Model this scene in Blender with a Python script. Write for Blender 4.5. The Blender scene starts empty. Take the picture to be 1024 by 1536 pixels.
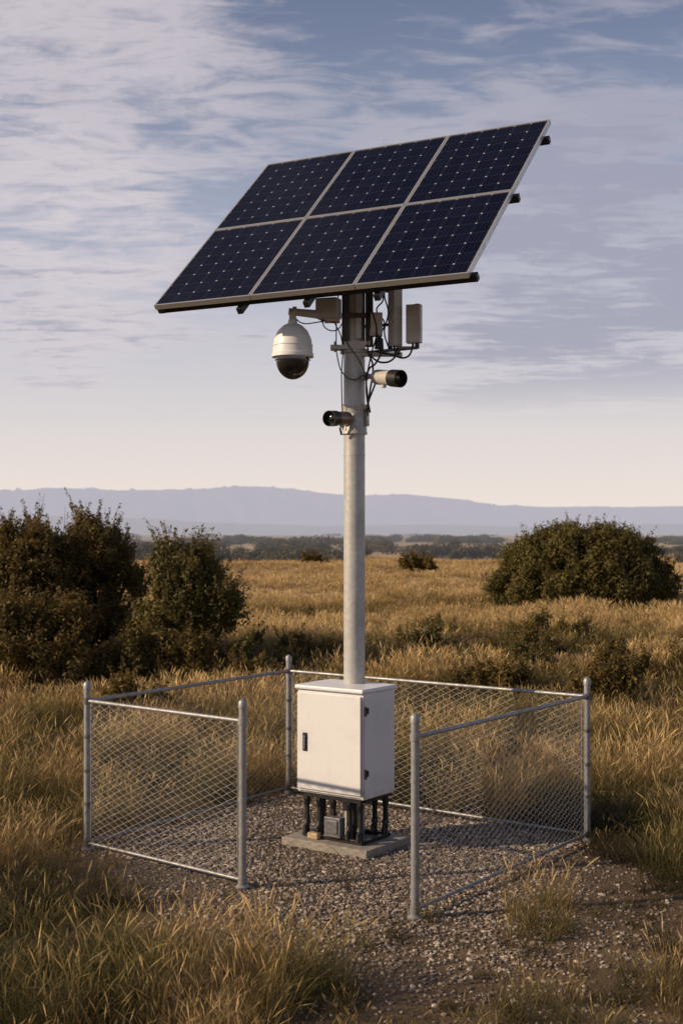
import bpy, math, random
import numpy as np
from mathutils import Vector, Matrix, noise
random.seed(7); rng=np.random.default_rng(7)
scene=bpy.context.scene
scene.view_settings.view_transform='Standard'
try: scene.view_settings.look='None'
except Exception: pass
scene.view_settings.exposure=0
COL=scene.collection
H=2.4
# ------------------------------------------------------------------ helpers
class NT:
    def __init__(s,nt): s.nt=nt; s.n=nt.nodes; s.l=nt.links
    def node(s,t,**k):
        n=s.n.new(t)
        for a,b in k.items(): setattr(n,a,b)
        return n
    def link(s,a,b): s.l.new(a,b)
    def val(s,sock,v):
        if isinstance(v,bpy.types.NodeSocket): s.l.new(v,sock)
        else: sock.default_value=v
    def math(s,op,a,b=0.0,c=None,clamp=False):
        n=s.node('ShaderNodeMath',operation=op); n.use_clamp=clamp
        s.val(n.inputs[0],a); s.val(n.inputs[1],b)
        if c is not None: s.val(n.inputs[2],c)
        return n.outputs[0]
    def vmath(s,op,a,b=(0,0,0)):
        n=s.node('ShaderNodeVectorMath',operation=op); s.val(n.inputs[0],a)
        if op=='SCALE': s.val(n.inputs['Scale'],b)
        else: s.val(n.inputs[1],b)
        return n.outputs['Value'] if op in('LENGTH','DOT_PRODUCT','DISTANCE') else n.outputs[0]
    def noise(s,vec,scale,detail=6,rough=.55,dist=0):
        n=s.node('ShaderNodeTexNoise'); s.val(n.inputs['Vector'],vec)
        n.inputs['Scale'].default_value=scale; n.inputs['Detail'].default_value=detail
        n.inputs['Roughness'].default_value=rough; n.inputs['Distortion'].default_value=dist
        return n.outputs[0]
    def mr(s,v,a,b,c=0.0,d=1.0,smooth=False):
        n=s.node('ShaderNodeMapRange'); s.val(n.inputs[0],v)
        if smooth: n.interpolation_type='SMOOTHSTEP'
        n.inputs[1].default_value=a;n.inputs[2].default_value=b;n.inputs[3].default_value=c;n.inputs[4].default_value=d
        return n.outputs[0]
    def mix(s,f,a,b,mode='MIX'):
        n=s.node('ShaderNodeMix',data_type='RGBA',blend_type=mode)
        s.val(n.inputs[0],f)
        s.val(n.inputs[6],a if not isinstance(a,tuple) else (*a[:3],1)); s.val(n.inputs[7],b if not isinstance(b,tuple) else (*b[:3],1))
        return n.outputs[2]
def newmat(name):
    m=bpy.data.materials.new(name); m.use_nodes=True
    t=NT(m.node_tree); b=t.n['Principled BSDF']; o=t.n['Material Output']
    return m,t,b,o
def simple(name,c1,c2=None,rough=.5,metal=0,scale=8,bump=0,bscale=60,coat=0,rv=0.12):
    m,t,b,o=newmat(name); c2=c2 or tuple(x*.8 for x in c1)
    tc=t.node('ShaderNodeTexCoord').outputs['Object']
    f=t.noise(tc,scale,8,.65)
    t.link(t.mix(t.mr(f,.3,.7),c1,c2),b.inputs['Base Color'])
    t.link(t.mr(f,.3,.7,max(rough-rv,.05),min(rough+rv,1)),b.inputs['Roughness'])
    b.inputs['Metallic'].default_value=metal; b.inputs['Coat Weight'].default_value=coat
    if bump:
        bn=t.node('ShaderNodeBump'); bn.inputs['Strength'].default_value=bump; bn.inputs['Distance'].default_value=.01
        t.link(t.noise(tc,bscale,4),bn.inputs['Height']); t.link(bn.outputs[0],b.inputs['Normal'])
    return m
HAZE_GLOW=(.45,.435,.48)
def painted_haze(t,b,o,L=2600,col=HAZE_GLOW,src=None):  # aerial haze painted in: emission mixed over the surface by distance, no real volume
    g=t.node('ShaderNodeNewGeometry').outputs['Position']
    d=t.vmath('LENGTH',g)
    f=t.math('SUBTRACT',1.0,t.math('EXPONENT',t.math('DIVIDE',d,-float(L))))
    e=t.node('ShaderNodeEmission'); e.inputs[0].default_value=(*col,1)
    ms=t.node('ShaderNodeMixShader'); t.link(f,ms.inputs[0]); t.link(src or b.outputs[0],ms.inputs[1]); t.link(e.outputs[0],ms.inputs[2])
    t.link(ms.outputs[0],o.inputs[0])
def empty(name,loc=(0,0,0)):
    e=bpy.data.objects.new(name,None); e.location=loc; e.empty_display_size=.2; COL.objects.link(e); return e
class MB:
    def __init__(s): s.v=[];s.f=[];s.m=[];s.s=[];s.uv={}
    def add(s,vs,fs,mi=0,sm=False,M=None):
        o=len(s.v)
        for v in vs:
            v=Vector(v); s.v.append(tuple(M@v) if M is not None else tuple(v))
        for f in fs: s.f.append(tuple(i+o for i in f)); s.m.append(mi); s.s.append(sm)
    def box(s,c,d,mi=0,M=None):
        x,y,z=c; a,b,e=d[0]/2,d[1]/2,d[2]/2
        vs=[(x-a,y-b,z-e),(x+a,y-b,z-e),(x+a,y+b,z-e),(x-a,y+b,z-e),(x-a,y-b,z+e),(x+a,y-b,z+e),(x+a,y+b,z+e),(x-a,y+b,z+e)]
        s.add(vs,[(3,2,1,0),(4,5,6,7),(0,1,5,4),(1,2,6,5),(2,3,7,6),(3,0,4,7)],mi,False,M)
    def lathe(s,prof,org=(0,0,0),axis=(0,0,1),seg=32,mi=0,M=None,smooth=True):
        q=Vector((0,0,1)).rotation_difference(Vector(axis).normalized()).to_matrix()
        org=Vector(org)
        def ring(r,z): return [tuple(org+q@Vector((r*math.cos(2*math.pi*i/seg),r*math.sin(2*math.pi*i/seg),z))) for i in range(seg)]
        runs=[[prof[0]]]
        for i in range(1,len(prof)):
            runs[-1].append(prof[i])
            if i<len(prof)-1:
                a=Vector((prof[i][0]-prof[i-1][0],prof[i][1]-prof[i-1][1])); b=Vector((prof[i+1][0]-prof[i][0],prof[i+1][1]-prof[i][1]))
                if a.length>0 and b.length>0 and a.angle(b)>.7: runs.append([prof[i]])
        for r in runs:
            vs=[];fs=[]
            for p in r: vs+=ring(*p)
            for k in range(len(r)-1):
                for i in range(seg):
                    j=(i+1)%seg; fs.append((k*seg+i,k*seg+j,(k+1)*seg+j,(k+1)*seg+i))
            s.add(vs,fs,mi,smooth,M)
    def cyl(s,p0,p1,r0,r1=None,seg=16,mi=0,M=None,cap=True):
        p0=Vector(p0);p1=Vector(p1);r1=r0 if r1 is None else r1;L=(p1-p0).length
        pr=[(r0,0),(r1,L)]
        if cap: pr=[(0.0001,0)]+pr+[(0.0001,L)]
        s.lathe(pr,p0,p1-p0,seg,mi,M)
    def obj(s,name,mats,parent=None,bevel=0,seg=2):
        me=bpy.data.meshes.new(name); me.from_pydata(s.v,[],s.f)
        me.polygons.foreach_set('material_index',s.m); me.polygons.foreach_set('use_smooth',s.s)
        for m in (mats if isinstance(mats,(list,tuple)) else [mats]): me.materials.append(m)
        me.update(); ob=bpy.data.objects.new(name,me); COL.objects.link(ob)
        if parent: ob.parent=parent
        if bevel:
            b=ob.modifiers.new('bevel','BEVEL'); b.width=bevel; b.segments=seg; b.limit_method='ANGLE'
        return ob
def frame(o,x,y,z):
    M=Matrix.Identity(4)
    for i,a in enumerate((x,y,z)):
        for k in range(3): M[k][i]=a[k]
    for k in range(3): M[k][3]=o[k]
    return M
def cable(name,pts,r,mat,parent):
    c=bpy.data.curves.new(name,'CURVE'); c.dimensions='3D'; c.bevel_depth=r; c.bevel_resolution=2; c.resolution_u=8
    sp=c.splines.new('BEZIER'); sp.bezier_points.add(len(pts)-1)
    for b,p in zip(sp.bezier_points,pts): b.co=p; b.handle_left_type=b.handle_right_type='AUTO'
    c.materials.append(mat); ob=bpy.data.objects.new(name,c); COL.objects.link(ob); ob.parent=parent; return ob
def npmesh(name,V,F,mats,attr=None,smooth=False,parent=None):
    me=bpy.data.meshes.new(name); k=F.shape[1]
    me.vertices.add(len(V)); me.vertices.foreach_set('co',V.astype(np.float32).ravel())
    me.loops.add(F.size); me.loops.foreach_set('vertex_index',F.astype(np.int32).ravel())
    me.polygons.add(len(F)); me.polygons.foreach_set('loop_start',np.arange(0,F.size,k,dtype=np.int32))
    try: me.polygons.foreach_set('loop_total',np.full(len(F),k,dtype=np.int32))
    except Exception: pass
    me.update(calc_edges=True)
    if smooth: me.polygons.foreach_set('use_smooth',np.ones(len(F),dtype=bool))
    if attr is not None:
        a=me.attributes.new('rnd','FLOAT','POINT'); a.data.foreach_set('value',attr.astype(np.float32))
    for m in mats: me.materials.append(m)
    me.validate()
    ob=bpy.data.objects.new(name,me); COL.objects.link(ob)
    if parent: ob.parent=parent
    return ob
# ------------------------------------------------------------------ terrain height
FA=Vector((-1.925,9.706)); FB=Vector((-.668,8.66)); FC=Vector((.457,7.976)); FD=Vector((1.912,9.979)); FE=Vector((-.486,11.821))
def gz(x,y):
    d=math.hypot(x,y-9.8)
    k=min(max((d-3.2)/8,0),1); k=k*k*(3-2*k)
    far=min(max((d-120)/200,0),1)
    z=.22*noise.noise(Vector((x*.16,y*.16,1.3)))+.42*noise.noise(Vector((x*.045,y*.06,5.1)))
    return z*k*(1-far)
# ------------------------------------------------------------------ ground
def ground_mat():
    m,t,b,o=newmat('ground_soil')
    P=t.node('ShaderNodeNewGeometry').outputs['Position']
    n1=t.noise(P,.35,8,.6); n2=t.noise(P,6,8,.7); n3=t.noise(P,45,4,.6)
    soil=t.mix(t.mr(n2,.3,.7),(.17,.112,.066),(.08,.054,.033))
    soil=t.mix(t.mr(n1,.42,.62),soil,(.19,.135,.078))
    vor=t.node('ShaderNodeTexVoronoi'); vor.inputs['Scale'].default_value=48; t.link(P,vor.inputs['Vector'])
    sg=t.node('ShaderNodeSeparateColor'); t.link(vor.outputs['Color'],sg.inputs[0])
    g=t.mix(sg.outputs[0],(.17,.135,.105),(.38,.32,.265))
    gcol=t.mix(t.mr(vor.outputs['Distance'],.1,.6),g,(.08,.062,.046))
    gcol=t.mix(t.mr(t.noise(P,2.2,6,.6),.48,.66,0,.8),gcol,(.20,.148,.10))
    d=t.vmath('DISTANCE',P,(0.05,9.55,0))
    dd=t.math('ADD',d,t.math('MULTIPLY',t.noise(P,1.6,6,.65),1.8))
    gm=t.mr(dd,2.2,3.1,1,0,True)
    near=t.mix(gm,soil,gcol)
    dist=t.vmath('LENGTH',P)
    field=t.mix(t.mr(t.noise(P,.09,6,.6),.35,.65),(.46,.315,.145),(.30,.205,.095))
    near=t.mix(t.mr(dist,18,45),near,field)
    sc=t.vmath('MULTIPLY',P,(.0022,.012,1))
    sn=t.noise(sc,1.0,8,.65)
    plain=t.mix(t.mr(sn,.42,.52),(.085,.085,.055),(.42,.32,.20))
    c=t.mix(t.mr(t.math('ADD',dist,t.math('MULTIPLY',t.noise(P,.02,4),60)),135,190),near,plain)
    t.link(c,b.inputs['Base Color']); b.inputs['Roughness'].default_value=.95; b.inputs['Specular IOR Level'].default_value=.15
    bn=t.node('ShaderNodeBump'); bn.inputs['Strength'].default_value=.8; bn.inputs['Distance'].default_value=.025
    hh=t.math('ADD',t.math('MULTIPLY',t.math('SUBTRACT',1.0,vor.outputs['Distance']),t.math('MULTIPLY',gm,.9)),t.math('ADD',n2,n3))
    t.link(hh,bn.inputs['Height']); t.link(bn.outputs[0],b.inputs['Normal'])
    painted_haze(t,b,o,1500)  # far ground glows towards the haze colour, standing in for air
    return m
rad=[0]; r=.35
while r<14000: rad.append(r); r*=1.045
rad.append(14000); NA=256
V=[];F=[]
for R in rad:
    for i in range(NA):
        a=2*math.pi*i/NA; x=R*math.cos(a); y=9.8+R*math.sin(a); V.append((x,y,gz(x,y)))
for k in range(len(rad)-1):
    for i in range(NA):
        j=(i+1)%NA; F.append((k*NA+i,(k+1)*NA+i,(k+1)*NA+j,k*NA+j))
npmesh('ground',np.array(V),np.array(F),[ground_mat()],smooth=True)
# ------------------------------------------------------------------ mountains
def mountain(name,dist,prof,col,L,depth,nz,hz=HAZE_GLOW):
    m,t,b,o=newmat(name+'_rock_hazed')
    P=t.node('ShaderNodeNewGeometry').outputs['Position']
    f=t.noise(t.vmath('MULTIPLY',P,(.002,.002,.006)),1,10,.65)
    t.link(t.mix(t.mr(f,.38,.62),col,tuple(c*.3 for c in col)),b.inputs['Base Color']); b.inputs['Roughness'].default_value=1
    painted_haze(t,b,o,L,hz)  # rock colour mostly covered by emitted haze colour
    xs=np.linspace(-11000,11000,700); px=[p[0] for p in prof]; ph=[p[1] for p in prof]
    V=[];F=[];R=22
    for j in range(R):
        u=j/(R-1)
        for x in xs:
            h=np.interp(x,px,ph)
            rg=noise.fractal(Vector((x*.0016,u*1.3,dist*.01)),1.0,2.0,6)
            rr=1-abs(noise.noise(Vector((x*.005+u,u*2.0,3))))*1.6+.3*noise.noise(Vector((x*.015,u*4,8)))
            s=math.sin(u*math.pi/2)
            z=h*s*(1+(rr-.8)*.45*(1-u**4))+rg*nz*(.3+.7*u)
            if j==0: z=-5
            V.append((x,dist+u*depth+noise.noise(Vector((x*.001,2,u)))*depth*.1,z))
    n=len(xs)
    for j in range(R-1):
        for i in range(n-1): F.append((j*n+i,j*n+i+1,(j+1)*n+i+1,(j+1)*n+i))
    npmesh(name,np.array(V),np.array(F),[m],smooth=True)
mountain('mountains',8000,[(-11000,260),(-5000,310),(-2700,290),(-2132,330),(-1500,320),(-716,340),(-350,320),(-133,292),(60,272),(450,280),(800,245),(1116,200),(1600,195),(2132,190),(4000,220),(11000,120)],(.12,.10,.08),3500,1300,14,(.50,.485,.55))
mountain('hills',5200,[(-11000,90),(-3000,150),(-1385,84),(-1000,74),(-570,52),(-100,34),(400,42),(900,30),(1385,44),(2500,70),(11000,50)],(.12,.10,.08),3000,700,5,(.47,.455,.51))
# ------------------------------------------------------------------ foliage
def leafmat(name,c1,c2,hz=False,trans=.35,L=900):
    m,t,b,o=newmat(name)
    a=t.node('ShaderNodeAttribute'); a.attribute_name='rnd'
    P=t.node('ShaderNodeNewGeometry').outputs['Position']
    f=t.math('ADD',t.math('MULTIPLY',a.outputs['Fac'],.65),t.math('MULTIPLY',t.mr(t.noise(P,1.4,3),.35,.65),.35))
    c=t.mix(f,c1,c2); t.link(c,b.inputs['Base Color']); b.inputs['Roughness'].default_value=.6; b.inputs['Specular IOR Level'].default_value=.25
    tr=t.node('ShaderNodeBsdfTranslucent'); t.link(c,tr.inputs[0])
    ms=t.node('ShaderNodeMixShader'); ms.inputs[0].default_value=trans; t.link(b.outputs[0],ms.inputs[1]); t.link(tr.outputs[0],ms.inputs[2])
    if hz: painted_haze(t,b,o,L,HAZE_GLOW,ms.outputs[0])  # distant leaves get the haze as emission in their material
    else: t.link(ms.outputs[0],o.inputs[0])
    return m
def unit(n):
    v=rng.normal(size=(n,3)); return v/np.linalg.norm(v,axis=1)[:,None]
def leaves(C,Nrm,size,asp=.45):
    n=len(C); t=np.cross(Nrm,unit(n)); t/=np.linalg.norm(t,axis=1)[:,None]+1e-9; b=np.cross(Nrm,t)
    s=size[:,None]
    V=np.stack([C-t*s,C+b*s*asp,C+t*s,C-b*s*asp],1).reshape(-1,3)
    return V,np.arange(4*n).reshape(-1,4)
bark=simple('bark',(.08,.06,.04),(.04,.03,.02),.9,bump=.5)
def bush(name,cx,cy,w,h,d,nl,per,leafs,mat,lr=(.22,.42),sprig=0,fill=.55,base=.12,crown=.0,sl=1.0):
    gz0=gz(cx,cy); e=empty(name,(cx,cy,gz0))
    Cs=[];Rs=[]
    for i in range(nl):
        th=2*math.pi*((i*.618034)%1)+random.uniform(-.3,.3)
        zz=base+(1-base)*(((i+.5)/nl)**.85 if fill>.6 else random.random()**.8)
        prof=math.sqrt(max(0.02,1-((zz-.36)/.66)**2)) if zz>.36 else math.sqrt(1-((.36-zz)/.62)**2)
        rr=prof*random.uniform(fill,1.0)*(1+crown*noise.noise(Vector((math.cos(th)*1.3+cx,math.sin(th)*1.3,zz*2.5))))
        lrad=random.uniform(*lr)
        Cs.append((rr*math.cos(th)*(w/2-lrad*.7),rr*math.sin(th)*(d/2-lrad*.7),max(zz*h-lrad*.6,.1)));Rs.append(lrad)
    Pn=[];Nn=[];Sz=[];At=[];tw=MB()
    for c,R in zip(Cs,Rs):
        k=int(per*(R/np.mean(lr))**2); lobeshade=random.random()
        nsub=9; sub=unit(nsub)*R*rng.uniform(.35,1.0,(nsub,1)); idx=rng.integers(0,nsub,k)
        p=np.array(c)+sub[idx]*np.array([1,1,.9])+rng.normal(size=(k,3))*R*.23
        nn=(p-np.array(c))/R*.8+unit(k)*.8+np.array([0,0,.25]); nn/=np.linalg.norm(nn,axis=1)[:,None]
        hz_=(p[:,2]/h)
        Pn.append(p);Nn.append(nn);Sz.append(rng.uniform(.5,1.3,k)*leafs);At.append(np.clip(rng.random(k)*.5+lobeshade*.3+hz_*.2,0,1))
        for q in range(sprig):
            out=np.array([c[0]/(w/2),c[1]/(d/2),0])*.7
            dd=out+np.array([random.uniform(-.45,.45),random.uniform(-.45,.45),1.0]); dd/=np.linalg.norm(dd)
            st=np.array(c)+dd*R*.5; Ln=R*random.uniform(.7,1.6)*sl; kk=int(30*sl)
            tt=rng.random(kk)[:,None]; bend=np.array([random.uniform(-.2,.2),random.uniform(-.2,.2),0])
            p=st+dd*tt*Ln+bend*tt*tt*Ln+unit(kk)*leafs*(1.3-.8*tt)
            nn=unit(kk); Pn.append(p);Nn.append(nn);Sz.append(rng.uniform(.5,1.05,kk)*leafs*(1.1-.4*tt[:,0]));At.append(np.clip(.5+rng.random(kk)*.5,0,1))
            tw.cyl(Vector(st),Vector(st+dd*Ln),.005,.002,4,cap=False)
    Pn=np.vstack(Pn);Nn=np.vstack(Nn);Sz=np.concatenate(Sz);At=np.concatenate(At)
    ok=Pn[:,2]>0.02
    V,F=leaves(Pn[ok],Nn[ok],Sz[ok])
    npmesh('foliage',V,F,[mat],np.repeat(At[ok],4),parent=e)
    mb=tw
    for c,R in zip(Cs,Rs):
        b0=Vector((random.uniform(-.25,.25)*w*.4,random.uniform(-.2,.2)*d*.4,-.1)); c=Vector(c)
        mid=b0.lerp(c,.5)+Vector((random.uniform(-.1,.1),random.uniform(-.1,.1),.05*h))
        mb.cyl(b0,mid,.03,.02,6); mb.cyl(mid,c,.02,.008,6)
        for q in range(4):
            mb.cyl(c,c+Vector(unit(1)[0])*R*1.15,.007,.003,4,cap=False)
    mb.obj('branches',[bark],e)
    return e
lm_dark=leafmat('leaf_dark_olive',(.038,.032,.010),(.22,.150,.040))
lm_green=leafmat('leaf_olive',(.038,.038,.012),(.20,.160,.044))
bush('bush',-5.6,22.0,3.5,2.5,3.0,78,620,.040,lm_dark,(.2,.36),3,.35,.1,.5,1.2)
bush('bush',-4.3,22.6,2.2,2.55,2.0,44,560,.040,lm_dark,(.2,.34),3,.35,.12,.5,1.4)
bush('bush',-2.5,21.0,2.6,2.15,2.2,60,520,.040,lm_green,(.18,.34),3,.3,.10,.5,1.3)
bush('bush',-4.7,18.8,3.8,1.5,2.2,56,520,.040,lm_dark,(.18,.34),2,.3,.1,.5)
bush('bush',-2.5,19.2,2.0,.95,1.4,24,440,.038,lm_dark,(.15,.28),2,.3,.1,.5)
bush('bush',7.15,38,5.6,2.55,4.6,230,520,.055,lm_green,(.3,.46),1,.78,.06,.15,.9)
bush('bush',9.6,29,2.4,1.0,2,26,400,.045,lm_dark,(.2,.3),1,.4)
for (x,y,w,h) in [(4.6,27,2.2,.75),(2.2,30,2.0,.5),(-1.0,33,2.4,.6),(-8,17,2.6,1.3),(10.5,24,2.6,.9),(3.0,21,1.7,.55),(6.1,21.5,1.9,.5),(-2.2,92,2.4,.8),(4.7,80,3.0,1.1),(14,70,4,1.2),(-13,60,5,1.6),(3.6,17.2,1.5,.6),(-2.6,15.6,1.5,.6),(-1.3,18.5,1.6,.6),(1.6,24,1.6,.5),(5.0,16,1.4,.5),(2.2,18.5,1.6,.55),(4.4,19.6,2.2,.6),(3.4,23.5,2.0,.6),(-.6,22.5,1.8,.55)]:
    bush('scrub',x,y,w,h,w*.8,16,300,.034 if y<50 else .09,random.choice([lm_dark,lm_green]),(.12,.24) if y<50 else (.25,.4),2,.3,.1,.4,1.2)
def distant():
    P=[];N=[];S=[];A=[]
    for i in range(960):
        if i<420: y=random.uniform(98,165); h=random.uniform(.8,1.8)
        elif i<640: y=random.uniform(190,440); h=random.uniform(1.2,2.4)
        else: y=random.uniform(500,1500); h=random.uniform(1.6,2.8)
        x=random.uniform(-.42,.42)*y
        if i<420 and noise.noise(Vector((x*.03,y*.05,9)))<.02: continue
        if i>=420 and noise.noise(Vector((x*.006,y*.012,4)))<.10: continue
        w=h*random.uniform(.9,2.6)*(1 if i<420 else 1.8); k=260 if y<450 else 80
        nl=random.randint(3,6)
        for l in range(nl):
            c=np.array([x+random.uniform(-.5,.5)*w,y+random.uniform(-.4,.4)*w,h*random.uniform(.3,.6)])
            dv=unit(k); P.append(c+dv*np.array([w*.35,w*.3,h*.38])*rng.uniform(.6,1.1,(k,1))); N.append(dv+unit(k)*.6)
            S.append(rng.uniform(.6,1.2,k)*(.11 if y<200 else .2 if y<450 else .5)); A.append(np.full(k,random.random()))
    P=np.vstack(P);N=np.vstack(N);N/=np.linalg.norm(N,axis=1)[:,None];S=np.concatenate(S);A=np.concatenate(A)
    ok=P[:,2]>-.1; V,F=leaves(P[ok],N[ok],S[ok],.7)
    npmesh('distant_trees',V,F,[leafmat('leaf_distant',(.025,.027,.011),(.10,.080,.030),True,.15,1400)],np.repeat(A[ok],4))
distant()
# ------------------------------------------------------------------ grass
def grassmat(name,root,mid,tip,alt,zt):
    m,t,b,o=newmat(name)
    oi=t.node('ShaderNodeObjectInfo'); a=t.node('ShaderNodeAttribute'); a.attribute_name='rnd'
    sz=t.node('ShaderNodeSeparateXYZ'); t.link(t.node('ShaderNodeTexCoord').outputs['Object'],sz.inputs[0])
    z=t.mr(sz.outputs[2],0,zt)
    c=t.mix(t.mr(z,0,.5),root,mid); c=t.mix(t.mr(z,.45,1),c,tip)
    pn=t.mr(t.noise(oi.outputs['Location'],.35,4),.4,.62)
    f=t.math('ADD',t.math('MULTIPLY',a.outputs['Fac'],.55),t.math('MULTIPLY',pn,.45))
    c=t.mix(t.mr(f,.45,.75,0,.85),c,alt)
    hs=t.node('ShaderNodeHueSaturation'); t.link(c,hs.inputs['Color']); t.link(t.mr(oi.outputs['Random'],0,1,.65,1.3),hs.inputs['Value'])
    c=hs.outputs[0]
    t.link(c,b.inputs['Base Color']); b.inputs['Roughness'].default_value=.6; b.inputs['Specular IOR Level'].default_value=.2
    tr=t.node('ShaderNodeBsdfTranslucent'); t.link(c,tr.inputs[0])
    ms=t.node('ShaderNodeMixShader'); ms.inputs[0].default_value=.3; t.link(b.outputs[0],ms.inputs[1]); t.link(tr.outputs[0],ms.inputs[2])
    t.link(ms.outputs[0],o.inputs[0]); return m
def tuft(name,n,rad_,h,wid,lean,seed,mat,parent,head=0.0,hvar=.6,hw=2.4):
    R=np.random.default_rng(seed); L=6
    ang=R.uniform(0,2*np.pi,n); rr=rad_*np.sqrt(R.random(n)); base=np.stack([rr*np.cos(ang),rr*np.sin(ang),np.full(n,-.04)],1)
    da=ang+R.normal(0,1.1,n); out=np.stack([np.cos(da),np.sin(da),np.zeros(n)],1)
    hasH=R.random(n)<head
    hh=h*np.where(hasH,R.uniform(.75,1.25,n),(.95-hvar*R.random(n))); lf=np.where(hasH,.55,1)*R.uniform(.1,1.9,n)*lean
    ln=lf*hh; side=np.cross(out,[0,0,1])*(R.normal(0,.16,n)*hh)[:,None]
    fa=R.uniform(0,2*np.pi,n); sd=np.stack([np.cos(fa),np.sin(fa),np.zeros(n)],1)
    ww=wid*R.uniform(.6,1.3,n)
    V=np.zeros((n,L,2,3))
    for k in range(L):
        u=[0,.3,.55,.78,.88,1][k]
        c=base+out*(ln*u**2)[:,None]+side*math.sin(u*3.1)*.7+np.array([0,0,1])*(hh*(u-.28*np.minimum(lf,1.6)*u**3))[:,None]
        prof=[1,.95,.85,.6,.4,.06][k]
        pw=np.where(hasH,[.45,.4,.35,.35,hw,.3][k],prof)
        V[:,k,0]=c-sd*(ww*pw*.5)[:,None]; V[:,k,1]=c+sd*(ww*pw*.5)[:,None]
    V=V.reshape(-1,3); F=[]
    b=np.arange(n)*(2*L)
    for k in range(L-1): F.append(np.stack([b+2*k,b+2*k+1,b+2*k+3,b+2*k+2],1))
    F=np.vstack(F); rv=np.where(hasH,R.random(n)*.4,R.random(n))
    return npmesh(name,V,F,[mat],np.repeat(rv,2*L),parent=parent)
def emitter(name,pts):
    V=[];F=[]
    for x,y,z,s in pts:
        a=random.uniform(0,2*math.pi); ca,sa=math.cos(a)*s/2,math.sin(a)*s/2; tl=random.uniform(-.2,.2); tm=random.uniform(-.2,.2)
        i=len(V)
        for p,q in ((-1,-1),(1,-1),(1,1),(-1,1)):
            dx=p*ca-q*sa; dy=p*sa+q*ca; V.append((x+dx,y+dy,z+dx*tl+dy*tm))
        F.append((i,i+1,i+2,i+3))
    ob=npmesh(name,np.array(V),np.array(F),[])
    ob.instance_type='FACES'; ob.use_instance_faces_scale=True; ob.instance_faces_scale=1; ob.show_instancer_for_render=False; ob.show_instancer_for_viewport=False
    return ob
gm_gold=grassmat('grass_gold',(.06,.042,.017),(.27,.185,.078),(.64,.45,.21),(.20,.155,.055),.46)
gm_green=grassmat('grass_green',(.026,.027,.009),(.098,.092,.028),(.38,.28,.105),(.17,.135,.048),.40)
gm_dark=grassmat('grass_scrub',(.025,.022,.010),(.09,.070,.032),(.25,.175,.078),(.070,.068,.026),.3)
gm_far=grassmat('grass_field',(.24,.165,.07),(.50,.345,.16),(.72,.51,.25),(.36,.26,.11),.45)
def inside(x,y,g=0):
    c=(FA+FC+FD+FE)/4; px=[c+(p-c)*(1+g) for p in (FA,FC,FD,FE)]
    s=[(px[(i+1)%4]-px[i]).cross(Vector((x,y))-px[i]) for i in range(4)]
    return all(v>0 for v in s) or all(v<0 for v in s)
BL=[(-1.35,7.1,.65,.9,1.0),(-1.9,8.3,.7,1,.95),(-.78,6.75,.45,1,1.05),(-.2,6.6,.40,1,1.0),(-.45,6.0,.8,.9,.9),(1.25,6.2,.6,.9,.62),(.6,5.7,.6,.8,.7),(1.75,6.6,.5,.85,.65),
    (1.22,7.75,.34,.95,.8),(1.6,8.2,.32,.8,.7),(2.3,9.4,.5,1,1.0),(2.4,8.6,.35,.7,.7),(-1.6,6.0,1.0,.9,.95),(1.85,7.3,.32,.7,.6),(.75,7.0,.2,.5,.45)]
def dens(x,y):
    if inside(x,y,.05):
        return (.015,.35)
    nz=noise.noise(Vector((x*1.1,y*1.1,2))); n2=noise.noise(Vector((x*2.6,y*2.6,12)))
    hf=1+.45*noise.noise(Vector((x*.7,y*.7,7)))+.45*n2
    if y<9.9 and abs(x)<3.2 and (x>-2.2):
        best=.11;bh=.42
        for cx,cy,R,dn,h in BL:
            q=math.hypot(x-cx,y-cy)/R+nz*.5+n2*.3
            if q<1:
                v=dn*min(1,(1-q)*2.5+.2)
                if v>best: best=v;bh=h*(.6+.4*min(1,(1-q)*2.5))
        if x>2.25 or x<-2.0: best=max(best,.5); bh=max(bh,.7)
        return best*(1 if n2>-.22 else .3),bh*hf*.92
    return (.95 if nz+n2*.5>-.2 else .3),hf*.9
pts={k:[] for k in ('g','v','d','g2','v2','d2','f')}
y=4.6
cell=.145
while y<16:
    hw=.4*y+2.2; x=-hw
    while x<hw:
        X=x+random.uniform(-.5,.5)*cell; Y=y+random.uniform(-.5,.5)*cell
        dn,hf=dens(X,Y)
        if random.random()<dn:
            t=noise.noise(Vector((X*.8,Y*.8,11)))*1.3+random.uniform(-.3,.3)
            if Y<8.8: t-=.20
            k='g' if t>.06 else ('v' if t>-.40 else 'd')
            pts[k].append((X,Y,gz(X,Y),max(.3,hf*random.uniform(.55,1.2))))
        x+=cell
    y+=cell
cell=.29
while y<42:
    hw=.42*y+3; x=-hw
    while x<hw:
        X=x+random.uniform(-.5,.5)*cell; Y=y+random.uniform(-.5,.5)*cell
        t=noise.noise(Vector((X*.16,Y*.34,21)))*1.3+.6*noise.noise(Vector((X*.6,Y*.8,3)))+random.uniform(-.2,.2)+(Y-27)*.025
        k='g2' if t>.0 else ('v2' if t>-.28 else 'd2')
        pts[k].append((X,Y,gz(X,Y),random.uniform(.55,1.1)*(1+.5*noise.noise(Vector((X*.4,Y*.4,7))))))
        x+=cell
    y+=cell
cell=.9
while y<118:
    hw=.42*y+3; x=-hw
    while x<hw:
        X=x+random.uniform(-.5,.5)*cell; Y=y+random.uniform(-.5,.5)*cell
        if noise.noise(Vector((X*.05,Y*.09,31)))>-.25: pts['f'].append((X,Y,gz(X,Y),random.uniform(.45,.85)))
        x+=cell
    y+=cell
def split(p,n):
    random.shuffle(p); return [p[i::n] for i in range(n)]
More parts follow.
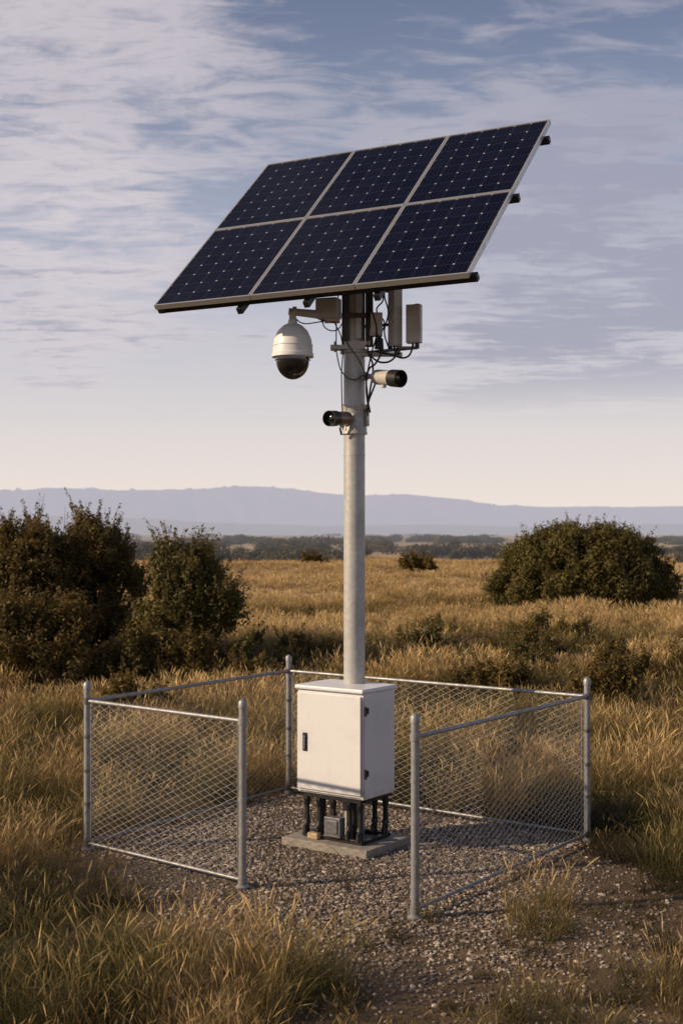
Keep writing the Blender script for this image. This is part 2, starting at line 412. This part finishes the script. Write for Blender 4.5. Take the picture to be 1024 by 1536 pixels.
for i,q in enumerate(split(pts['g'],3)):
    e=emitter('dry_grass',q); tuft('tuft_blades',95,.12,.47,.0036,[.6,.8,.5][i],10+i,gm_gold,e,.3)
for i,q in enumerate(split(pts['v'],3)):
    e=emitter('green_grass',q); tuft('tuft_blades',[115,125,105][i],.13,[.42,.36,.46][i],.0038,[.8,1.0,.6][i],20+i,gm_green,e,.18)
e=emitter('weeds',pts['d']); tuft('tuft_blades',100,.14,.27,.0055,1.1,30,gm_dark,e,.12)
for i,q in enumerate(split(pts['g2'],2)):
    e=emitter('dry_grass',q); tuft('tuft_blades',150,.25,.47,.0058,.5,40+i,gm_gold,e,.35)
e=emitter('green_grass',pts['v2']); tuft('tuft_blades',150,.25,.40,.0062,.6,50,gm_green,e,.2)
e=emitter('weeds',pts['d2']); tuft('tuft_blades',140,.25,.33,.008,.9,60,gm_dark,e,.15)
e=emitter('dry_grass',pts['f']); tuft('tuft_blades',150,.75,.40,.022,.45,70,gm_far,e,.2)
# ------------------------------------------------------------------ gravel stones
def stone(name,seed,mat,parent):
    R=np.random.default_rng(seed); import bmesh
    bm=bmesh.new(); bmesh.ops.create_icosphere(bm,subdivisions=1,radius=.5)
    for v in bm.verts: v.co*=R.uniform(.55,1.2); v.co.z*=.7; v.co.x*=1.2
    me=bpy.data.meshes.new(name); bm.to_mesh(me); bm.free(); me.materials.append(mat)
    ob=bpy.data.objects.new(name,me); COL.objects.link(ob); ob.parent=parent
def stonemat():
    m,t,b,o=newmat('gravel_stone'); oi=t.node('ShaderNodeObjectInfo')
    r=t.node('ShaderNodeValToRGB'); t.link(oi.outputs['Random'],r.inputs[0]); cr=r.color_ramp
    cr.elements[0].color=(.10,.078,.060,1); cr.elements[1].color=(.55,.47,.39,1)
    e=cr.elements.new(.45); e.color=(.22,.176,.14,1); e=cr.elements.new(.85); e.color=(.35,.29,.24,1)
    t.link(r.outputs[0],b.inputs['Base Color']); b.inputs['Roughness'].default_value=.9; return m
sm=stonemat(); gp=[]
for i in range(62000):
    X=random.uniform(-2.6,3.0); Y=random.uniform(6.0,12.2)
    ins=inside(X,Y,0.0)
    p=(1 if noise.noise(Vector((X*1.8,Y*1.8,40)))>-.2 else .6) if ins else 0
    if not ins and Y<9.6 and X>-1.6:
        d=math.hypot(X-.35,Y-8.1); p=max(0,1.0-max(0,d-.6)/1.4)*.8
        p=max(p,.15)
    elif not ins and inside(X,Y,.12): p=.35
    if random.random()<p and not (abs(X-.037)<.3 and abs(Y-9.88)<.3):
        gp.append((X,Y,gz(X,Y)+.003,min(abs(random.gauss(.013,.009))+.008,.05)))
for i,q in enumerate(split(gp,4)):
    e=emitter('gravel',q); stone('stone',80+i,sm,e)
# ------------------------------------------------------------------ materials for the station
def polemat():
    m,t,b,o=newmat('galvanised_pole')
    tc=t.node('ShaderNodeTexCoord').outputs['Object']
    vo=t.node('ShaderNodeTexVoronoi'); vo.inputs['Scale'].default_value=38; t.link(tc,vo.inputs['Vector'])
    sp=t.node('ShaderNodeSeparateColor'); t.link(vo.outputs['Color'],sp.inputs[0])
    st=t.noise(t.vmath('MULTIPLY',tc,(22,22,.9)),1,6,.6); bl=t.noise(tc,5,8,.65)
    c=t.mix(sp.outputs[0],(.40,.40,.40),(.48,.48,.475)); c=t.mix(t.mr(bl,.4,.7,0,.6),c,(.30,.295,.29)); c=t.mix(t.mr(st,.56,.72,0,.55),c,(.22,.20,.18))
    t.link(c,b.inputs['Base Color']); b.inputs['Metallic'].default_value=.15; t.link(t.mr(bl,.3,.7,.35,.55),b.inputs['Roughness']); return m
galv=polemat()
galv2=simple('galvanised_pipe',(.36,.365,.37),(.20,.20,.21),.5,.45,20,.08,90)
wirem=simple('fence_wire',(.42,.41,.40),(.26,.25,.24),.5,.4,20)
def paint():
    m,t,b,o=newmat('white_paint')
    tc=t.node('ShaderNodeTexCoord').outputs['Object']
    f=t.noise(tc,2.4,8,.6); st=t.noise(t.vmath('MULTIPLY',tc,(14,14,1.2)),1,5,.6)
    z=t.node('ShaderNodeSeparateXYZ'); t.link(tc,z.inputs[0])
    dirt=t.math('MULTIPLY',t.mr(z.outputs[2],.40,.62,1,0,True),t.mr(t.noise(tc,7,6,.65),.35,.65))
    c=t.mix(t.mr(f,.50,.66,0,.6),(.64,.645,.67),(.52,.52,.535)); c=t.mix(t.mr(st,.58,.75,0,.35),c,(.49,.475,.46)); c=t.mix(t.math('MULTIPLY',dirt,.5),c,(.38,.34,.29))
    t.link(c,b.inputs['Base Color']); t.link(t.mr(f,.3,.7,.38,.52),b.inputs['Roughness']); return m
cabp=paint()
white=simple('white_enamel',(.72,.725,.745),(.64,.64,.655),.38,0,3,.02,200,rv=.06)
white2=simple('offwhite_paint',(.50,.485,.46),(.36,.345,.325),.45,0,6)
blackm=simple('black_steel',(.02,.02,.022),(.012,.012,.012),.45,.2,20)
blackg=simple('black_glass',(.008,.008,.01),(.006,.006,.008),.08,0,5,rv=.02,coat=1)
rubber=simple('cable_rubber',(.015,.015,.015),None,.55)
alum=simple('aluminium_frame',(.60,.59,.58),(.50,.49,.48),.38,.7,12)
conc=simple('concrete',(.36,.32,.275),(.22,.195,.17),.9,0,9,.6,70)
greyp=simple('grey_plastic',(.16,.16,.17),(.10,.10,.11),.5)
bronze=simple('brown_housing',(.20,.12,.08),(.11,.07,.05),.35,.3,14)
# ------------------------------------------------------------------ fence
fe=empty('chain_link_fence',(0,0,0)); PH=1.265
def post(mb,p,r=.026,h=PH):
    g=-.1; z=h
    mb.cyl((p.x,p.y,g),(p.x,p.y,z-.02),r,None,16)
    mb.lathe([(r*1.18,z-.045),(r*1.18,z-.012),(r*1.0,z),(r*.6,z+.012),(.0005,z+.016)],(p.x,p.y,0),(0,0,1),16)
    mb.lathe([(.045,0),(.05,.012),(.03,.03)],(p.x,p.y,.0),(0,0,1),12)
mb=MB()
for p in (FA,FB,FC,FD,FE): post(mb,p)
mb.obj('posts',[galv2],fe)
def span(A,B,nm,tz=1.13,bz=.055):
    A3=Vector((A.x,A.y,0));B3=Vector((B.x,B.y,0)); d=(B3-A3); L=d.length; d.normalize(); nrm=Vector((-d.y,d.x,0))
    mb=MB(); a=A3+d*.026; b=B3-d*.026
    mb.cyl(a+Vector((0,0,tz)),b+Vector((0,0,tz)),.0150,None,12,cap=False)
    mb.cyl(a+Vector((0,0,bz)),b+Vector((0,0,bz)),.0120,None,12,cap=False)
    for e_,s in ((A3,1),(B3,-1)):
        for z in (tz,bz): mb.cyl(e_+Vector((0,0,z-.022)),e_+Vector((0,0,z+.022)),.0325,None,16)
        for z in (.35,.6,.86): mb.cyl(e_+Vector((0,0,z-.012)),e_+Vector((0,0,z+.012)),.0295,None,16)
        q=e_+d*s*.045; mb.cyl(q+Vector((0,0,bz)),q+Vector((0,0,tz)),.004,None,6)
    mb.obj(nm+'_rails',[galv2],fe)
    p=.052; x0=.045; x1=L-.045; n=int((x1-x0)/p); p=(x1-x0)/n; rows=42; hz=(tz-bz)/rows; w=.0013
    Vv=[];Ff=[]
    for k in range(n):
        cx=x0+(k+.5)*p
        for j in range(rows):
            s0=1 if (j+k)%2==0 else -1; s1=-s0
            bow0=.016*noise.noise(Vector((cx*1.7,j*.12,3)));bow1=.016*noise.noise(Vector((cx*1.7,(j+1)*.12,3)))
            ax0=.010*noise.noise(Vector((cx*2.5,j*.15,8)));ax1=.010*noise.noise(Vector((cx*2.5,(j+1)*.15,8)))
            P0=A3+d*(cx+s0*p*.52+ax0)+Vector((0,0,bz+j*hz))+nrm*(.003*s0+bow0)
            P1=A3+d*(cx+s1*p*.52+ax1)+Vector((0,0,bz+(j+1)*hz))+nrm*(.003*s1+bow1)
            dr=(P1-P0).normalized(); u=nrm; v=dr.cross(u).normalized()
            o=len(Vv)
            for P in (P0,P1):
                for aa in (0,2.094,4.189): Vv.append(tuple(P+(u*math.cos(aa)+v*math.sin(aa))*w*1.25))
            for i in range(3): Ff.append((o+i,o+(i+1)%3,o+3+(i+1)%3,o+3+i))
    npmesh(nm+'_mesh',np.array(Vv),np.array(Ff),[wirem],parent=fe)
span(FA,FB,'gate_side'); span(FC,FD,'right_side'); span(FA,FE,'left_side'); span(FE,FD,'back_side')
# ------------------------------------------------------------------ slab & cabinet
u=Vector((-.809,.588,0)); v=Vector((.588,.809,0)); zz=Vector((0,0,1))
Mc=frame((.037,9.89,0),-u,v,zz)
mb=MB(); mb.box((0,0,.0),(.80,.60,.12)); sl=mb.obj('concrete_slab',[conc],None,.008); sl.matrix_world=Mc
cab=empty('equipment_cabinet'); cab.matrix_world=Mc
W,Dp=.62,.42; z0,z1=.406,1.20
mb=MB(); mb.box((0,0,(z0+z1)/2),(W,Dp,z1-z0)); mb.obj('body',[cabp],cab,.008,3)
mb=MB(); mb.box((-.005,-Dp/2-.009,(z0+z1)/2+.005),(W-.022,.018,z1-z0-.05)); mb.obj('door',[cabp],cab,.006,3)
mb=MB()
o=.014
mb.box((0,-.005,z1+.018),(W+2*o,Dp+2*o+.02,.034)); mb.obj('lid',[white],cab,.012,3)
mb=MB(); mb.box((-W/2+.085,-Dp/2-.022,.80),(.036,.014,.140),0); mb.box((-W/2+.088,-Dp/2-.032,.785),(.016,.012,.08),1); mb.cyl((-W/2+.087,-Dp/2-.026,.84),(-W/2+.087,-Dp/2-.037,.84),.011,None,14,1)
mb.obj('door_handle',[blackm,greyp],cab,.003)
mb=MB()
for z in (1.07,.60):
    mb.cyl((W/2+.010,-Dp/2+.012,z-.035),(W/2+.010,-Dp/2+.012,z+.035),.010,None,12)
    mb.box((W/2+.004,-Dp/2+.035,z),(.007,.05,.045))
    mb.cyl((W/2+.0,-Dp/2+.045,z+.01),(W/2+.014,-Dp/2+.045,z+.01),.007,None,8)
mb.obj('hinges',[blackm],cab)
mb=MB(); mb.box((W/2-.012,-Dp/2-.0195,.80),(.004,.003,.70)); mb.box((W/2+.001,-Dp/2+.004,.80),(.003,.006,.76))
mb.box((0,-Dp/2-.002,z0+.012),(W-.05,.006,.006))
mb.obj('seal',[greyp],cab)
st=empty('cabinet_stand'); st.matrix_world=Mc
mb=MB(); zt=.406; zb=.062
for y in (-.17,.17): mb.box((0,y,zb+.018),(.56,.05,.03)); mb.box((0,y,zt-.018),(.54,.045,.03))
for x in (-.26,.26): mb.box((x,0,zb+.014),(.045,.30,.026)); mb.box((x,0,zt-.02),(.045,.29,.026))
for x in (-.25,-.13,.0,.15,.25):
    for y in (-.17,.17):
        mb.box((x,y,(zb+zt)/2),(.03,.03,zt-zb-.05)); mb.cyl((x,y-.022,zb+.03),(x,y-.022,zb+.09),.022,.014,10)
        mb.cyl((x,y,zb+.10),(x,y,zb+.13),.030,.022,10); mb.cyl((x,y,zt-.10),(x,y,zt-.05),.022,.030,10)
mb.cyl((-.2,-.05,.06),(-.2,-.05,.4),.035,None,14); mb.cyl((.08,.0,.06),(.08,.0,.4),.03,None,14)
mb.obj('legs',[blackm],st,.002)
mb=MB(); mb.box((.035,-.20,.175),(.15,.07,.15)); mb.box((.035,-.24,.18),(.11,.012,.10)); mb.obj('meter_box',[greyp],st,.006)
mb=MB(); mb.box((-.15,-.21,.085),(.10,.06,.05)); mb.obj('wooden_block',[simple('pale_wood',(.5,.38,.22),(.4,.3,.18),.8)],st,.012)
# ------------------------------------------------------------------ pole
PX,PY=.10,9.97
pe=empty('steel_pole',(PX,PY,0))
mb=MB(); mb.lathe([(.0001,0.02),(.083,.02),(.083,4.62),(.0001,4.62)],(0,0,0),(0,0,1),48)
mb.lathe([(.083,3.17),(.101,3.17),(.101,3.19),(.097,3.195),(.097,3.375),(.101,3.38),(.101,3.40),(.083,3.40)],(0,0,0),(0,0,1),48)
mb.lathe([(.083,3.80),(.11,3.80),(.11,3.83),(.083,3.83)],(0,0,0),(0,0,1),48)
mb.lathe([(.083,3.0),(.085,3.0),(.085,3.012),(.083,3.012)],(0,0,0),(0,0,1),48)
mb.obj('tube',[galv],pe)
mb=MB()
mb.box((-.05,-.07,3.835),(.27,.10,.035)); mb.box((.02,-.10,3.865),(.20,.04,.03))
for x in (-.15,.05): mb.cyl((x,-.09,3.80),(x,-.09,3.88),.010,None,8)
mb.box((.20,-.05,3.785),(.34,.05,.03)); mb.box((.33,-.04,3.80),(.05,.07,.05))
mb.box((.105,-.05,3.30),(.02,.05,.14)); mb.box((-.07,-.075,3.29),(.05,.04,.10))
mb.obj('clamps',[white2],pe,.004)
dks=simple('dark_steel',(.09,.085,.08),(.05,.047,.045),.5,.5)
mb=MB()
mb.box((-.07,-.06,4.20),(.055,.06,.74)); mb.box((.115,-.03,4.20),(.06,.07,.70)); mb.box((0,-.10,4.32),(.20,.02,.05)); mb.box((0,-.10,4.08),(.20,.02,.04))
mb.obj('mast_channels',[dks],pe,.003)
mb=MB(); mb.box((.03,-.095,4.2),(.045,.02,.6)); mb.obj('light_channel',[galv],pe,.003)
# ------------------------------------------------------------------ solar array
BLc=Vector((-1.442,9.825,4.145)); wv=Vector((2.291,-1.233,.0)); sv=Vector((.7887,1.4747,1.5119))
wl=wv.length; wu=wv.normalized(); su=(sv-wu*sv.dot(wu)); slen=su.length; su.normalize(); nu=wu.cross(su)
Ms=frame(BLc,wu,su,nu); sa=empty('solar_panel_array'); sa.matrix_world=Ms
def cellmat():
    m,t,b,o=newmat('solar_cells')
    uv=t.node('ShaderNodeTexCoord').outputs['UV']; s=t.node('ShaderNodeSeparateXYZ'); t.link(uv,s.inputs[0])
    cx=t.math('FRACT',t.math('MULTIPLY',s.outputs[0],6.0)); cy=t.math('FRACT',t.math('MULTIPLY',s.outputs[1],8.0))
    ax=t.math('SUBTRACT',.5,t.math('ABSOLUTE',t.math('SUBTRACT',cx,.5))); ay=t.math('SUBTRACT',.5,t.math('ABSOLUTE',t.math('SUBTRACT',cy,.5)))
    line=t.math('MAXIMUM',t.math('LESS_THAN',ax,.012),t.math('LESS_THAN',ay,.012))
    dia=t.math('LESS_THAN',t.math('ADD',ax,ay),.065)
    bus=t.math('LESS_THAN',t.math('ABSOLUTE',t.math('SUBTRACT',t.math('FRACT',t.math('MULTIPLY',cx,4.0)),.5)),.03)
    oc=t.node('ShaderNodeTexCoord').outputs['Object']
    wn=t.node('ShaderNodeTexWhiteNoise')
    cmb=t.node('ShaderNodeCombineXYZ'); t.link(t.math('FLOOR',t.math('MULTIPLY',s.outputs[0],6.0)),cmb.inputs[0]); t.link(t.math('FLOOR',t.math('MULTIPLY',s.outputs[1],8.0)),cmb.inputs[1]); t.link(cmb.outputs[0],wn.inputs['Vector'])
    base=t.mix(wn.outputs['Value'],(.003,.0035,.011),(.005,.006,.017))
    base=t.mix(bus,base,(.018,.020,.038)); base=t.mix(line,base,(.035,.037,.057)); base=t.mix(dia,base,(.42,.42,.45))
    t.link(base,b.inputs['Base Color'])
    t.link(t.mr(t.noise(oc,3,6),.3,.7,.10,.22),b.inputs['Roughness']); b.inputs['IOR'].default_value=1.33; b.inputs['Specular IOR Level'].default_value=.2
    return m
cm=cellmat(); mw=wl/3; mh=slen/2; fw=.014
mbf=MB(); V=[];F=[];UV=[]
for i in range(3):
    for j in range(2):
        x0=i*mw+.003; x1=(i+1)*mw-.003; y0=j*mh+.003; y1=(j+1)*mh-.003
        mbf.box(((x0+x1)/2,y0+fw/2,-.018),(x1-x0,fw,.04)); mbf.box(((x0+x1)/2,y1-fw/2,-.018),(x1-x0,fw,.04))
        mbf.box((x0+fw/2,(y0+y1)/2,-.018),(fw,y1-y0-2*fw,.04)); mbf.box((x1-fw/2,(y0+y1)/2,-.018),(fw,y1-y0-2*fw,.04))
        k=len(V); V+=[(x0+fw,y0+fw,-.004),(x1-fw,y0+fw,-.004),(x1-fw,y1-fw,-.004),(x0+fw,y1-fw,-.004)]; F.append((k,k+1,k+2,k+3)); UV+=[(0,0),(1,0),(1,1),(0,1)]
mbf.obj('module_frames',[alum],sa)
me=bpy.data.meshes.new('cells'); me.from_pydata(V,[],F); me.materials.append(cm)
ul=me.uv_layers.new(name='UVMap')
for k,q in enumerate(UV): ul.data[k].uv=q
co=bpy.data.objects.new('cells',me); COL.objects.link(co); co.parent=sa
mb=MB()
for i in range(3):
    for j in range(2): mb.box(((i+.5)*mw,(j+.5)*mh,-.026),(mw-.03,mh-.03,.012))
mb.obj('backsheets',[white2],sa)
mb=MB()
for yy in (.06,slen*.50,slen*.90):
    mb.box((wl/2+.010,yy,-.068),(wl+.05,.045,.055))
for x in (.28,.5,.72): mb.box((wl*x,slen*.5-.02,-.122),(.045,slen*.98,.05))
mb.box((.05,.03,-.06),(.05,.045,.04))
mb.box((wl/2,slen*.5,-.20),(wl*.62,.09,.09))
mb.obj('rails',[blackm],sa,.003)
mb=MB(); Mi=Ms.inverted()
c=Ms@Vector((wl/2,slen*.5,-.22))
def L(p): return Mi@Vector(p)
for (x,y) in ((.28,.12),(.72,.12),(.28,.85),(.72,.85),(.5,.10)):
    a=Ms@Vector((wl*x,slen*y,-.14))
    b=Vector((PX+(.03 if x>.5 else -.03),PY,4.33 if y<.5 else 4.45)); mb.cyl(L(a),L(b),.022,None,8)
mb.cyl(L((PX,PY,4.45)),L(c),.07,.07,24)
mb.obj('struts',[simple('dark_galvanised',(.14,.13,.125),(.08,.078,.075),.5,.5)],sa)
# ------------------------------------------------------------------ dome camera
dc=empty('dome_security_camera',(-.372,9.78,0))
mb=MB(); mb.lathe([(.0001,4.035),(.03,4.033),(.036,4.02),(.036,4.0),(.05,3.998),(.075,3.985),(.115,3.945),(.142,3.885),(.152,3.82),(.153,3.775),(.160,3.77),(.160,3.745),(.128,3.735)],(0,0,0),(0,0,1),48)
mb.lathe([(.1545,3.83),(.1545,3.836),(.1515,3.838)],(0,0,0),(0,0,1),48)
mb.obj('housing',[white],dc)
mb=MB(); pr=[(.132*math.cos(a),3.735-.16*math.sin(a)) for a in [i*math.pi/2/14 for i in range(15)]]; pr[-1]=(.0005,pr[-1][1]); mb.lathe(pr,(0,0,0),(0,0,1),48)
mb.lathe([(.136,3.748),(.136,3.72),(.131,3.715)],(0,0,0),(0,0,1),48)
mb.obj('dome_glass',[blackg],dc)
mb=MB(); mb.cyl((0,0,4.03),(0,0,4.085),.028,None,20); mb.cyl((0,0,4.10),(.03,0,4.10),.033,None,16)
mb.cyl((-.03,0,4.095),(.27,.06,4.075),.026,.036,20); mb.box((.30,.08,4.07),(.12,.10,.09))
mb.obj('arm',[white2],dc,.004)
mb=MB(); mb.box((0,0,0),(.17,.12,.155)); mb.box((0,-.066,0),(.145,.012,.13)); mb.cyl((-.05,0,-.078),(-.05,0,-.10),.012,None,10); mb.cyl((.03,0,-.078),(.03,0,-.10),.012,None,10)
jb=mb.obj('junction_box',[white2],None,.006); jb.location=(-.10,9.84,4.125); jb.rotation_euler=(0,0,-.35)
# ------------------------------------------------------------------ antennas
def ant(name,x,y,z0,z1,w,d,rot):
    e=empty(name,(x,y,0)); e.rotation_euler=(0,0,rot)
    mb=MB(); mb.box((0,0,(z0+z1)/2),(w,d,z1-z0)); mb.box((0,-d/2-.004,(z0+z1)/2),(w*.86,.008,(z1-z0)*.95)); mb.obj('radome',[white2],e,.006)
    mb=MB(); mb.box((0,d/2+.02,z0+.08),(.04,.04,.06)); mb.box((0,d/2+.02,z1-.08),(.04,.04,.06)); mb.cyl((0,d/2+.05,z0-.03),(0,d/2+.05,z1+.02),.018,None,12)
    mb.cyl((-.01,0,z0-.03),(-.01,0,z0),.010,None,10); mb.cyl((.02,0,z0-.03),(.02,0,z0),.010,None,10); mb.obj('mount',[blackm],e)
ant('panel_antenna',.415,9.86,3.84,4.36,.085,.07,.45)
ant('panel_antenna',.555,9.80,3.855,4.15,.115,.06,-.35)
e=empty('antenna_bracket',(0,0,0)); mb=MB(); mb.cyl((.18,9.93,3.80),(.56,9.87,3.83),.013,None,10); mb.cyl((.18,9.93,4.28),(.42,9.93,4.28),.013,None,10); mb.cyl((.15,9.93,4.00),(.40,9.92,4.02),.012,None,10); mb.box((.50,9.84,3.825),(.16,.05,.018)); mb.obj('arms',[greyp],e)
mb=MB(); mb.box((0,0,0),(.10,.08,.18)); mb.box((0,-.045,0),(.085,.01,.15)); rb=mb.obj('radio_box',[white2],None,.005); rb.location=(.265,9.88,4.01)
mb=MB(); mb.cyl((0,0,-.05),(0,0,.03),.036,.030,16); mb.cyl((0,0,.03),(0,0,.05),.018,None,12); rb=mb.obj('lightning_arrester',[blackm],None); rb.location=(.29,9.86,3.87)
# ------------------------------------------------------------------ bullet cameras
def bullet(name,p0,p1,r,bodym,mount):
    e=empty(name,p0); p0=Vector(p0); d=(Vector(p1)-p0); Ln=d.length
    mb=MB(); mb.lathe([(.0001,-.005),(r*.6,-.004),(r*.9,.008),(r*.97,.03),(r*.97,Ln*.82),(r*.9,Ln*.82)],(0,0,0),d,32); mb.obj('housing',[bodym],e)
    mb=MB(); mb.lathe([(r*.98,Ln*.70),(r*1.09,Ln*.70),(r*1.11,Ln*1.06),(r*1.03,Ln*1.06),(r*.98,Ln*.9),(r*.7,Ln*.9),(r*.55,Ln*.93),(.0001,Ln*.93)],(0,0,0),d,32); mb.obj('hood',[blackm],e)
    mb=MB(); mb.lathe([(r*.5,Ln*.935),(r*.35,Ln*.955),(.0001,Ln*.96)],(0,0,0),d,24); mb.obj('lens',[blackg],e)
    mb=MB(); m=Vector(mount)-p0; c=d*.35; mb.cyl(c+Vector((0,0,-r*.8)),c+Vector((0,0,-r*1.3)),.02,None,12); mb.cyl(m,c,.019,.022,14); mb.cyl(m,m+(c-m)*.15,.035,None,16); mb.obj('mount',[white2],e)
bullet('bullet_security_camera',(.26,9.86,3.605),(.435,9.64,3.565),.060,white2,(.17,9.93,3.62))
bullet('bullet_security_camera',(.05,9.845,3.285),(-.085,9.64,3.265),.054,bronze,(.09,9.88,3.29))
# ------------------------------------------------------------------ cables
ca=empty('cable_bundle')
cb=[[(-.02,9.82,4.30),(-.04,9.84,3.95),(-.03,9.86,3.75),(.02,9.84,3.62),(.10,9.84,3.58),(.17,9.86,3.62)],
[(.20,9.85,4.35),(.22,9.84,4.05),(.205,9.86,3.80),(.24,9.86,3.70),(.22,9.87,3.50),(.20,9.88,3.38)],
[(.25,9.84,4.42),(.23,9.83,4.15),(.27,9.83,3.95),(.23,9.84,3.78),(.19,9.86,3.55),(.205,9.87,3.35)],
[(.43,9.80,3.82),(.40,9.80,3.74),(.32,9.82,3.71),(.24,9.85,3.75),(.20,9.86,3.80)],
[(.55,9.80,3.83),(.50,9.80,3.75),(.38,9.82,3.77),(.26,9.84,3.80)],
[(.27,9.84,3.93),(.31,9.80,3.83),(.26,9.80,3.70),(.21,9.83,3.66),(.20,9.86,3.45),(.22,9.86,3.33)],
[(-.15,9.83,4.04),(-.12,9.80,3.97),(-.04,9.83,3.96),(.01,9.85,4.02)],
[(-.07,9.83,4.04),(-.04,9.82,3.99),(0,9.86,3.90),(.0,9.88,3.6),(.01,9.89,3.2)],
[(-.35,9.77,4.04),(-.30,9.74,4.00),(-.2,9.78,4.01),(-.12,9.8,4.03)],
[(.30,9.93,4.30),(.32,9.88,4.20),(.27,9.86,4.12),(.33,9.86,4.02),(.30,9.86,3.93)],
[(.36,9.90,4.32),(.33,9.86,4.25),(.36,9.86,4.1),(.33,9.86,3.95),(.36,9.84,3.83)],
[(.04,9.82,4.34),(.02,9.82,4.1),(.03,9.83,3.9),(.16,9.83,3.68),(.20,9.86,3.50)],
[(.27,9.86,3.58),(.24,9.84,3.50),(.21,9.86,3.42),(.19,9.87,3.3)],
[(.02,9.86,3.30),(-.01,9.86,3.22),(.0,9.88,3.16)]]
for i,p in enumerate(cb): cable('cable_%d'%(i+1),p,random.choice([.0045,.006,.0075]),rubber,ca)
# ------------------------------------------------------------------ camera, light, world
cam=bpy.data.cameras.new('camera'); co=bpy.data.objects.new('camera',cam); COL.objects.link(co)
co.location=(0,0,H); co.rotation_euler=(math.pi/2,0,0); cam.sensor_fit='VERTICAL'; cam.sensor_height=36; cam.sensor_width=24
cam.lens=45.0; cam.shift_y=.0208; cam.clip_end=40000; cam.clip_start=.05; scene.camera=co
cam.dof.use_dof=True; cam.dof.focus_distance=9.7; cam.dof.aperture_fstop=3.5
el=math.radians(24); sd=Vector((-.97,-.24,0)).normalized()*math.cos(el)+Vector((0,0,math.sin(el)))
sun=bpy.data.lights.new('sun','SUN'); sun.energy=5.0; sun.angle=math.radians(.8); sun.color=(1,.77,.51)
so=bpy.data.objects.new('sun',sun); COL.objects.link(so); so.rotation_euler=sd.to_track_quat('Z','Y').to_euler(); so.location=(-8,-4,8)
w=bpy.data.worlds.new('World'); scene.world=w; w.use_nodes=True; t=NT(w.node_tree); bg=t.n['Background']
sky=t.node('ShaderNodeTexSky'); sky.sky_type='NISHITA'; sky.sun_disc=False; sky.sun_elevation=el; sky.sun_rotation=math.atan2(sd.x,sd.y)
sky.air_density=1.0; sky.dust_density=1.0; sky.ozone_density=3.0
K=.07; g=1/K
D=t.node('ShaderNodeTexCoord').outputs['Generated']; D=t.vmath('NORMALIZE',D)
s=t.node('ShaderNodeSeparateXYZ'); t.link(D,s.inputs[0]); z=t.math('MAXIMUM',s.outputs[2],0.0)
skc=t.mix(1.0,sky.outputs[0],(.98,.90,1.0),'MULTIPLY')
veil=t.math('EXPONENT',t.math('POWER',t.math('DIVIDE',z,.31),2.0)); veil=t.math('DIVIDE',1.0,veil); hz=t.math('DIVIDE',1.0,t.math('EXPONENT',t.math('POWER',t.math('DIVIDE',z,.15),1.5)))
col=t.mix(t.math('MULTIPLY',veil,.80),skc,(.52*g,.575*g,.73*g))
col=t.mix(t.math('MULTIPLY',hz,.97),col,(.88*g,.78*g,.70*g))
zc=t.math('ADD',z,.09)
cv=t.node('ShaderNodeCombineXYZ'); t.link(t.math('DIVIDE',s.outputs[0],zc),cv.inputs[0]); t.link(t.math('DIVIDE',s.outputs[1],zc),cv.inputs[1])
v1=t.vmath('ADD',t.vmath('MULTIPLY',cv.outputs[0],(.78,1.05,1)),(8.3,6.1,0))
n1=t.noise(v1,1.9,12,.62,.35); n2=t.noise(t.vmath('MULTIPLY',v1,(.75,1.2,1)),10,8,.62,.6); n3=t.noise(v1,.7,3,.5)
d0=Vector((380,1921,360)).normalized(); bias=t.mr(t.vmath('DOT_PRODUCT',D,tuple(d0)),.985,.999,0,.15,True)
dl=Vector((-430,1921,400)).normalized(); bias2=t.mr(t.vmath('DOT_PRODUCT',D,tuple(dl)),.992,1.0,0,.07,True)
dt=Vector((-380,1921,690)).normalized(); bias3=t.mr(t.vmath('DOT_PRODUCT',D,tuple(dt)),.985,1.0,0,.07,True)
dens_=t.math('ADD',t.math('ADD',t.math('MULTIPLY',n1,.62),t.math('MULTIPLY',n2,.34)),t.math('ADD',t.math('MULTIPLY',n3,.18),t.math('ADD',bias,t.math('ADD',bias2,bias3))))
mask=t.mr(dens_,.55,.73,0,.84,True)
mask=t.math('MULTIPLY',mask,t.mr(z,.075,.15,0,1,True))
shade=t.mr(t.math('ADD',t.math('ADD',t.math('MULTIPLY',n1,.6),t.math('MULTIPLY',n2,.4)),t.math('MULTIPLY',bias,1.2)),.50,.68,0,1,True)
ccol=t.mix(shade,(.72*g,.65*g,.68*g),(.36*g,.365*g,.46*g))
col=t.mix(mask,col,ccol)
t.link(col,bg.inputs[0]); bg.inputs[1].default_value=K
